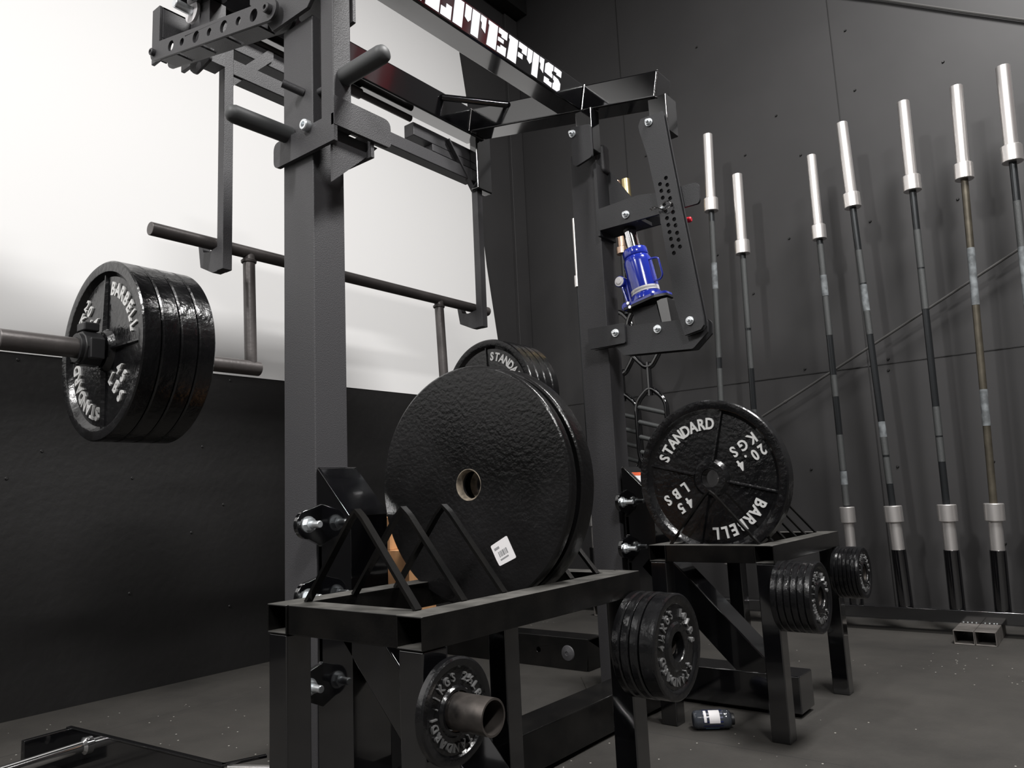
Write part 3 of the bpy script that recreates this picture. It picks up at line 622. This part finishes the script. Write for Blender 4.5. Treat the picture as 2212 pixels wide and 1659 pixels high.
# ------------------------------------------------------------------ plate racks
def plate_rack(label, x0, y0, y1, wires):
    x1 = x0+.357; z0, z1 = .437, .483
    t = root('plate_rack', (x0+.18, (y0+y1)/2, 0), label, 'weight plate rack', 'low plate racks beside the uprights')
    for a in (x0+.026, x1-.026):
        b = NB(); htube(b, (a, y0, (z0+z1)/2), (a, y1, (z0+z1)/2), .052, z1-z0, .003); dusty_lit_top(finish(b, 'rail', GBD, t, .002))
        for yy in (y0+.026, y1-.026):
            b = NB(); bx(b, a-.024, a+.024, yy-.024, yy+.024, 0, z0-.0005); finish(b, 'leg', GB, t, .003)
    for yy in (y0+.026, y1-.026):
        b = NB(); bx(b, x0+.0525, x1-.0525, yy-.023, yy+.023, z0, z1); dusty_lit_top(finish(b, 'cross_rail', GBD, t, .002))
    xm = (x0+x1)/2
    for wy in wires:
        ap = .634-z1; hw = xm-(x0+.052); pts = [(x0+.052, z1)]+[(xm+sg*k, .634-ap*k/hw-(.0015 if k > .01 else .004)) for sg, k in ((-1, .016), (-1, .008))]+[(xm, .6275)]+[(xm+sg*k, .634-ap*k/hw-(.0015 if k > .01 else .004)) for sg, k in ((1, .008), (1, .016))]+[(x1-.05, z1)]
        b = NB(); W = .0065; T = .0028
        P = [Vector((p[0], 0, p[1])) for p in pts]; rows = []
        for i, p in enumerate(P):
            tg = (P[min(i+1, len(P)-1)]-P[max(i-1, 0)]).normalized(); nn_ = Vector((-tg.z, 0, tg.x))
            rows.append([b.verts.new(p+nn_*T*sg+Vector((0, wy+W*s, 0))) for sg, s in ((-1, -1), (1, -1), (1, 1), (-1, 1))])
        for i in range(len(rows)-1):
            for k in range(4): b.faces.new((rows[i][k], rows[i][(k+1) % 4], rows[i+1][(k+1) % 4], rows[i+1][k]))
        b.faces.new(rows[0]); b.faces.new(rows[-1][::-1]); finish(b, 'divider', GBD, t, 0)
    for yy, zz, L in ((y0+.035, .358, .09), (y1-.026, .358, .07)):
        b = NB(); ring(b, (x1-.004, yy, zz), (x1+L, yy, zz), .0240, .0212, 36); finish(b, 'peg', PEG, t, 0)
PEG = mat('bare_peg_steel', (.13, .115, .105), .38, metal=.8, var=.8, vscale=25, var2=(.03, .028, .027))
plate_rack('black steel plate rack nearest the camera, holding two large plates', -1.117, .748, 1.345, (.79, .888, .986, 1.182, 1.27))
plate_rack('black steel plate rack further back, beside the far upright', -1.071, 1.956, 2.532, (1.995, 2.092, 2.187, 2.282, 2.37, 2.47))

# ------------------------------------------------------------------ bottle jack
jb = Vector((-1.142, 2.205, 1.238)); jt = Vector((-1.198, 2.205, 1.515)); ja = (jt-jb).normalized()
jk = root('bottle_jack', jb, 'bright blue hydraulic bottle jack wedged in the swinging frame of the far upright', 'bottle jack')
jx = Vector((ja.z, 0, -ja.x)); jy = Vector((0, 1, 0))
def JM(x, y, z): return jb + jx*x + jy*y + ja*z
bas = rounded([(-.075, -.052), (.04, -.052), (.075, -.025), (.075, .025), (.04, .052), (-.075, .052)], .008)
JMx = Matrix(((jx.x, 0, ja.x, jb.x), (jx.y, 1, ja.y, jb.y), (jx.z, 0, ja.z, jb.z), (0, 0, 0, 1)))
b = NB(); poly(b, bas, [], .008, JMx @ Matrix.Translation((.004, 0, .004))); finish(b, 'rubber_base', RUBB, jk, .001)
b = NB(); poly(b, bas, [], .008, JMx @ Matrix.Translation((.004, 0, .0125)))
lathe(b, [(0, .017), (.055, .017), (.051, .034), (.049, .036), (0, .036)], jb, ja, 40); finish(b, 'base', BLUE, jk, .002)
b = NB(); lathe(b, [(0, .034), (.0475, .034), (.0475, .148), (.046, .160), (.041, .172), (.0345, .176), (0, .176)], jb, ja, 48); finish(b, 'cylinder', BLUE, jk, 0, 60)
b = NB(); lathe(b, [(0, .174), (.041, .174), (.0425, .178), (.0425, .198), (.039, .203), (.026, .204), (.024, .208), (0, .208)], jb, ja, 12); finish(b, 'cap', BLUE, jk, .002)
b = NB(); cyl(b, JM(0, 0, .2), JM(0, 0, .272), .0225, 28, ch=.001); finish(b, 'piston', CHROME, jk, 0)
b = NB(); cyl(b, JM(0, 0, .266), JM(0, 0, .279), .024, 24, ch=.002); finish(b, 'saddle', RUBB, jk, 0)
b = NB()
ls = [[b.verts.new(JM(.0481*cos(a), .0481*sin(a), z)) for a in [radians(-150+i*8) for i in range(21)]] for z in (.040, .056)]
for i in range(20): b.faces.new((ls[0][i], ls[0][i+1], ls[1][i+1], ls[1][i]))
jl = finish(b, 'label_band', LABEL, jk, 0); register(jl, jk); jl['label'] = 'white printed label band'
b = NB()
for z0_, z1_, a0, a1 in ((.0455, .0475, -118, -20), (.049, .0505, -110, -20), (.046, .050, -148, -126)):
    n = 12; q = [[b.verts.new(JM(.0484*cos(radians(a0+(a1-a0)*i/n)), .0484*sin(radians(a0+(a1-a0)*i/n)), z)) for i in range(n+1)] for z in (z0_, z1_)]
    for i in range(n): b.faces.new((q[0][i], q[0][i+1], q[1][i+1], q[1][i]))
finish(b, 'printing', LABELG, jl, 0)
b = NB(); pipe(b, round_path([JM(.043, -.012, .145), JM(.065, -.012, .142), JM(.079, -.012, .136), JM(.079, -.012, .075), JM(.069, -.012, .064), JM(.045, -.012, .066)], .008), .0032, 8); finish(b, 'carry_handle', BLUE, jk, 0, 60)
b = NB(); cyl(b, JM(-.066, -.035, .108), JM(-.066, .002, .108), .019, 24, ch=.002); sk = register(finish(b, 'pump_socket', BLUE, jk, 0), jk)
b = NB(); cyl(b, JM(-.066, -.0365, .108), JM(-.066, -.035, .108), .0165, 24); cyl(b, JM(-.066, -.040, .108), JM(-.066, -.0365, .108), .009, 20); finish(b, 'socket_cap', LABEL, sk, 0)['label'] = 'pale grey round socket cap'
b = NB(); bar(b, JM(-.066, -.022, .10), JM(-.060, -.022, .012), .014, .006); bar(b, JM(-.050, -.010, .10), JM(-.048, -.010, .015), .012, .012); cyl(b, JM(-.05, -.01, .02), JM(-.05, -.01, .11), .011, 16); bar(b, JM(-.066, -.01, .095), JM(-.04, 0, .10), .018, .022); finish(b, 'pump_linkage', BLUE, jk, .002)
b = NB(); cyl(b, JM(-.062, -.050, .012), JM(-.062, -.04, .012), .014, 20, ch=.003); finish(b, 'release_valve', BLUE, jk, 0)
b = NB(); cyl(b, JM(-.045, -.058, .016), JM(-.045, -.05, .016), .007, 16, ch=.002); cyl(b, JM(-.042, -.058, .001), JM(-.042, -.05, .001), .006, 16, ch=.001); finish(b, 'screw', CHROME, jk, 0)

# ------------------------------------------------------------------ barbells along the back wall and their stand
YBAR = 3.62
def barbell(label, xt, xb, ztop, r_s=.025, r_c=.0365, shaft=(), sleeve=STEEL, name='barbell', zb=.103, sh_r=.0142, base=SHAFTB, socket=True):
    t = root(name, (xb, YBAR, zb), label, 'barbell', 'barbells upright along the back wall')
    top = Vector((xt, YBAR, ztop)); bot = Vector((xb, YBAR, zb)); d = (top-bot).normalized(); L = (top-bot).length
    S, K = .348, .07        # sleeve and collar
    def at(q): return bot + d*q
    for s0, s1, c0, c1 in ((0, S-.0, S, S+K), (L-S, L, L-S-K, L-S)):
        lo = s0 == 0
        b = NB(); cyl(b, at(s0), at(s1), r_s, 28, ch=.002)
        sl = register(finish(b, 'sleeve', sleeve, t, 0), t)
        b = NB(); cyl(b, at(c0), at(c1), r_c, 32, ch=.0025)
        b2 = finish(b, 'collar', sleeve, t, 0)
    if not True: pass
    b = NB(); cyl(b, at(S+K-.002), at(L-S-K+.002), sh_r, 20); sf = register(finish(b, 'shaft', base, t, 0), t)
    z0, z1 = S+K, L-S-K
    for a0, a1, m_ in shaft:      # fractions from the top collar down
        b = NB(); cyl(b, at(z1-(z1-z0)*a1), at(z1-(z1-z0)*a0), sh_r+.0007, 20); finish(b, 'knurling', m_, sf, 0)
    return t
barbell('leftmost slim barbell, only half seen past the far upright', -2.322, -2.316, 2.233, .013, .022, (), STEEL, sh_r=.009)
barbell('barbell standing tallest of the left pair, pale chalked patch below its sleeve', -1.466, -1.545, 2.461, shaft=((.04, .2, SHAFTG), (.2, .3, CHALK), (.3, .56, SHAFTG), (.60, .82, SHAFTG), (.86, .98, SHAFTG)), zb=.26)
barbell('shorter grey barbell just right of the chalked one, ending behind the far lettered plate', -1.329, -1.372, 2.198, shaft=((.02, .3, SHAFTG), (.31, .46, SHAFTG), (.62, .7, SHAFTG), (.8, .98, SHAFTG)))
barbell('grey-shafted barbell rising behind the far rack\'s plate pegs, shortest of the right group', -.963, -.975, 2.181, .0215, .032, ((.02, .14, SHAFTG), (.14, .22, CHALK), (.222, .37, SHAFTG), (.52, .60, SHAFTG), (.74, .87, SHAFTG), (.872, .92, CHALK), (.92, .995, SHAFTG)))
barbell('black barbell second in the right-hand group, in the leftmost visible socket', -.812, -.778, 2.292, shaft=((.15, .265, SHAFTG), (.27, .36, CHALK), (.36, .44, SHAFTG), (.73, .78, CHALK), (.78, .838, SHAFTG), (.845, .93, SHAFTG)))
barbell('black barbell in the middle of the stand, standing directly behind the left foot tube', -.549, -.586, 2.299, shaft=((.13, .255, SHAFTG), (.26, .39, SHAFTG), (.70, .79, SHAFTG), (.795, .87, SHAFTG)))
barbell('brownish bare-steel barbell with a bright chalk patch near mid height', -.342, -.428, 2.292, shaft=((.22, .40, CHALK), (.66, .77, CHALK)), base=SHAFTR)
barbell('rightmost barbell, cut off by the right edge of the photo', -.169, -.243, 2.313, .0265, .039, ((.12, .26, SHAFTG), (.26, .45, CHALK), (.5, .7, SHAFTG)))
hs = root('barbell_stand', (-1.0, 3.6, 0), 'long black floor stand with upright sockets holding barbells at the back wall', 'barbell stand')
b = NB(); bx(b, -2.6, .42, 3.58, 3.66, .052, .101); finish(b, 'base_beam', GB, hs, .003)
for xs, dxs in ((-2.316, 0), (-1.372, .0045), (-.975, .0013), (-.778, -.0035), (-.586, .0039), (-.428, .0091), (-.243, .0077)):
    b = NB(); ring(b, (xs, YBAR, .1015), (xs+dxs, YBAR, .336), .0295, .0268, 28); finish(b, 'socket', GB, hs, .001)
b = NB(); bmx = [(-2.5, .03)]
for k in range(18):
    pass
bx(b, -1.8, -1.55, 3.575, 3.58, .06, .09); finish(b, 'joint_plate', GB, hs, .001)
for xa in (-.578, -.5065):
    b = NB(); htube(b, (xa+.035, 3.405, .026), (xa+.035, 3.70, .026), .0705, .052, .0035); f_ = finish(b, 'foot_tube', RAWT if 'RAWT' in globals() else (globals().__setitem__('RAWT', mat('raw_grey_tube', (.10, .092, .085), .55, metal=.5, var=.6, vscale=20)) or RAWT), hs, .002)
for xa in (-2.2,):
    b = NB(); htube(b, (xa, 3.45, .026), (xa, 3.70, .026), .0705, .052, .0035); finish(b, 'foot_tube', RAWT, hs, .002)
b = NB()
for xa in (-.565, -.55, -.535, -.52, -.49, -.475, -.46, -.45): bmesh.ops.create_icosphere(b, subdivisions=1, radius=.0035, matrix=Matrix.Translation((xa, 3.578, .055)))
finish(b, 'weld_bead', ZINC, hs, 0)

# multi-grip bars with brass sleeves, hung upright behind the jack
def swiss(label, xc, y, ztop, sl, rungs, zs, X):
    t = root('multi_grip_bar', (xc, y, .30), label, 'multi-grip bar')
    b = NB(); cyl(b, (xc+.01, y, ztop-.40), (xc, y, ztop), .025, 28, ch=.002); cyl(b, (xc+.01, y, ztop-.44), (xc+.01, y, ztop-.40), .036, 28, ch=.002); finish(b, 'sleeve', sl, t, 0)
    b = NB(); cyl(b, (xc+.01, y, 1.62), (xc+.01, y, ztop-.43), .0145, 20); finish(b, 'end_shaft', SHAFTB, t, 0)
    b = NB()
    hw = .088
    top = round_path([(X-hw-.02, y, 1.38), (X-hw-.02, y, 1.56), (X-.03, y, 1.64), (X+.02, y, 1.64), (X+hw, y, 1.56), (X+hw, y, 1.38), (X+.02, y, 1.285), (X-.02, y, 1.285)], .05, 5, True)
    pipe(b, top, .0155, 10, True)
    low = round_path([(X-.015, y, 1.165), (X-hw, y, 1.10), (X-hw+.0, y, .80), (X-.02, y, .70), (X+.02, y, .70), (X+hw, y, .80), (X+hw, y, 1.10), (X+.015, y, 1.165)], .05, 5, True)
    pipe(b, low, .0155, 10, True)
    finish(b, 'frame', GB, t, 0, 60)
    b = NB(); cyl(b, (X, y, 1.13), (X, y, 1.31), .0145, 16); finish(b, 'joining_rod', GB, t, 0)
    for z in zs:
        b = NB(); cyl(b, (X-hw+.005, y, z+.028), (X+hw-.005, y, z-.022), .0125, 16); finish(b, 'grip', SHAFTG, t, 0)
    b = NB(); cyl(b, (X, y, .12), (X, y, .70), .0145, 20); finish(b, 'lower_shaft', SHAFTB, t, 0)
    b = NB(); ring(b, (X, y, .0), (X, y, .12), .03, .014, 24); finish(b, 'foot_socket', GB, t, 0)
swiss('multi-grip bar with a yellow brass sleeve, loops seen below the jack', -1.955, 3.60, 2.357, GOLD, 4, (1.05, .97, .89, .81), -1.895)
swiss('multi-grip bar with a copper-toned sleeve, mostly hidden by the far upright', -2.068, 3.70, 2.41, GOLDP, 4, (1.05, .97, .89, .81), -2.115)

RODG = mat('dull_grey_rod', (.07, .068, .066), .5, metal=.4)
# slanting rod and the cable on the back wall
b = NB(); pipe(b, [Vector((-1.62, 3.80, .852)), Vector((-1.40, 3.80, .967)), Vector((-1.26, 3.80, 1.038)), Vector((-.7, 3.80, 1.325)), Vector((-.208, 3.80, 1.580)), (.22, 3.80, 1.80)], .0062, 8); cyl(b, (-1.262, 3.80, 1.037), (-1.252, 3.80, 1.042), .008, 8)
bx(b, .21, .23, 3.80, 3.88, 1.79, 1.81); bx(b, -1.63, -1.61, 3.80, 3.88, .84, .86)
o = finish(b, 'wall_rod', RODG, None, 0, org=(-.7, 3.80, .85)); o['label'] = 'thin dark rod slanting up across the back wall behind the barbells'; o['category'] = 'rod'
b = NB(); pipe(b, [Vector((-1.0, 3.868, 3.20)), (-.614, 3.868, 2.958), (-.30, 3.868, 2.75), (-.08, 3.868, 2.607), (.5, 3.868, 2.25)], .006, 6)
o = finish(b, 'wall_cable', RODG, None, 0, org=(-.3, 3.868, 2.25)); o['label'] = 'thin cable sloping down the top right of the back wall'; o['category'] = 'cable'

# ------------------------------------------------------------------ floor things
# small bottle lying on the floor
bo = root('small_bottle', (-.925, 1.995, .024), 'small clear and navy drink bottle with a white label lying on the rubber floor', 'bottle')
ba = Vector((.60, .42, 0)).normalized(); bs = Vector((-.975, 1.958, .0245))
b = NB(); lathe(b, [(0, .004), (.012, .006), (.018, .0), (.022, .003), (.024, .010), (.0235, .018), (.0245, .022), (.0245, .078), (.0235, .081), (.0245, .085), (.023, .094), (.017, .1), (0, .1)], bs, ba, 36); finish(b, 'body', CLEAR, bo, 0, 50)
def wrap(a0, a1, l0, l1, r, name, m, par):
    b = NB(); a_, s_, t_ = frame(ba); n = 14
    q = [[b.verts.new(bs + ba*l + s_*r*cos(radians(a0+(a1-a0)*i/n)) + t_*r*sin(radians(a0+(a1-a0)*i/n))) for i in range(n+1)] for l in (l0, l1)]
    for i in range(n): b.faces.new((q[0][i], q[0][i+1], q[1][i+1], q[1][i]))
    return finish(b, name, m, par, 0)
register(bo, bo)
wr = wrap(0, 360, .024, .076, .0248, 'wrapper', NAVY, bo); register(wr, bo)
wrap(-8, 78, .040, .068, .0251, 'white_panel', LABEL, wr); wrap(-2, 74, .026, .033, .0251, 'white_panel', LABEL, wr)
wrap(-52, -40, .030, .066, .0251, 'print', TEALP, wr)
b = NB(); lathe(b, [(0, .099), (.015, .099), (.015, .108), (.0, .109)], bs, ba, 24); finish(b, 'cap', RUBB, bo, .001)
# timber block behind the near rack
bb = root('dark_box', (-1.47, 1.345, 0), 'dark box on the floor carrying the pine timber blocks behind the near plate rack', 'box')
b = NB(); bx(b, -1.60, -1.34, 1.285, 1.405, 0, .36); finish(b, 'body', RUBB, bb, .004)
b = NB(); bx(b, -1.603, -1.337, 1.282, 1.408, .36, .375); finish(b, 'lid', RUBB, bb, .004)
wd = root('wooden_block', (-1.50, 1.34, .375), 'light pine timber block resting on the dark box behind the near plate rack', 'wood block')
b = NB(); bx(b, -1.575, -1.36, 1.30, 1.39, .375, .52); finish(b, 'lower_block', WOOD, wd, .002)
b = NB(); bx(b, -1.575, -1.425, 1.30, 1.37, .52, .60); finish(b, 'upper_offcut', WOOD, wd, .002)
# low base beam with a round end bolt
lb = root('base_beam', (-1.9, 2.43, 0), 'low black steel base beam with a round bolt head, on the floor behind the racks', 'steel beam')
b = NB(); poly(b, [(-2.45, 0), (-1.585, 0), (-1.575, .113), (-2.45, .113)], [(-1.925, .06, .006), (-1.80, .06, .010)], .003, MXZ(2.382)); bx(b, -2.45, -1.577, 2.384, 2.48, .108, .113); bx(b, -2.45, -1.585, 2.477, 2.48, 0, .108); poly(b, [(2.384, 0), (2.48, 0), (2.48, .06), (2.384, .112)], [], .004, MYZ(-1.582)); finish(b, 'beam', GBD, lb, .001)
b = NB(); lathe(b, [(.0, .006), (.006, .006), (.008, .009), (.026, .004), (.0285, 0), (0, 0)], (-1.665, 2.380, .058), (0, -1, 0), 32); finish(b, 'bolt_head', PC, lb, 0)
b = NB(); bx(b, -2.30, -2.17, 2.39, 2.47, .113, .16); finish(b, 'raised_pad', GBD, lb, .002)
# thin ramp plate on the floor beside it
b = NB(); vs = [b.verts.new(v) for v in ((-1.56, 2.30, .004), (-1.41, 2.12, .004), (-1.36, 2.17, .004), (-1.50, 2.34, .004))]; f = b.faces.new(vs); r_ = bmesh.ops.extrude_face_region(b, geom=[f]); bmesh.ops.translate(b, verts=[v for v in r_['geom'] if isinstance(v, bmesh.types.BMVert)], vec=(0, 0, -.004)); o = finish(b, 'floor_strip', FLOOR, None, 0, org=(-1.46, 2.23, 0)); o['label'] = 'thin cut strip of floor rubber lying by the base beam'; o['category'] = 'rubber strip'
# low sled with chrome roller in the near left corner
sl = root('low_roller_frame', (-1.95, .92, 0), 'low gloss black steel frame with a chrome roller bar on the floor, near left corner', 'roller frame')
A0, A1 = Vector((-2.205, .889, 0)), Vector((-1.565, .945, 0))
dd = (A1-A0).normalized(); nx = Vector((dd.y, -dd.x, 0))
def SP(s, n, z): return A0 + dd*s + nx*n + Vector((0, 0, z))
Ls = (A1-A0).length
b = NB()
def quadbox(bm, s0, s1, n0, n1, z0, z1):
    vs = [bm.verts.new(SP(s, n, z)) for z in (z0, z1) for n in (n0, n1) for s in (s0, s1)]
    for f in ((0, 2, 3, 1), (4, 5, 7, 6), (0, 1, 5, 4), (2, 6, 7, 3), (0, 4, 6, 2), (1, 3, 7, 5)): bm.faces.new([vs[i] for i in f])
quadbox(b, 0, Ls, 0, .006, .0, .100); quadbox(b, 0, Ls, -.008, .006, .096, .102); finish(b, 'side_panel', GB, sl, .001)
b = NB(); quadbox(b, -.004, .012, .0, .11, 0, .098); finish(b, 'end_plate', GB, sl, .002)
b = NB(); quadbox(b, -.03, -.005, .03, .07, .03, .075); finish(b, 'end_block', GB, sl, .003)
b = NB(); cyl(b, SP(.105, .006, .072), SP(.105, .45, .060), .0135, 24, ch=.001); lathe(b, [(0, 0), (.021, 0), (.021, .008), (.0135, .014)], SP(.105, .006, .072), SP(.105, .45, .060)-SP(.105, .006, .072), 24); finish(b, 'roller_bar', CHROME, sl, 0)
b = NB(); bar(b, SP(Ls-.01, 0, .099), SP(Ls+.03, -.085, .099), .012, .006); finish(b, 'return_strip', GB, sl, .001)
b = NB(); bar(b, SP(Ls+.0, -.01, .092), SP(Ls+.20, -.10, .092), .014, .010); finish(b, 'cross_strip', STEEL, sl, .001)

for o in bpy.data.objects:
    for k in ('_inv',):
        if k in o: del o[k]
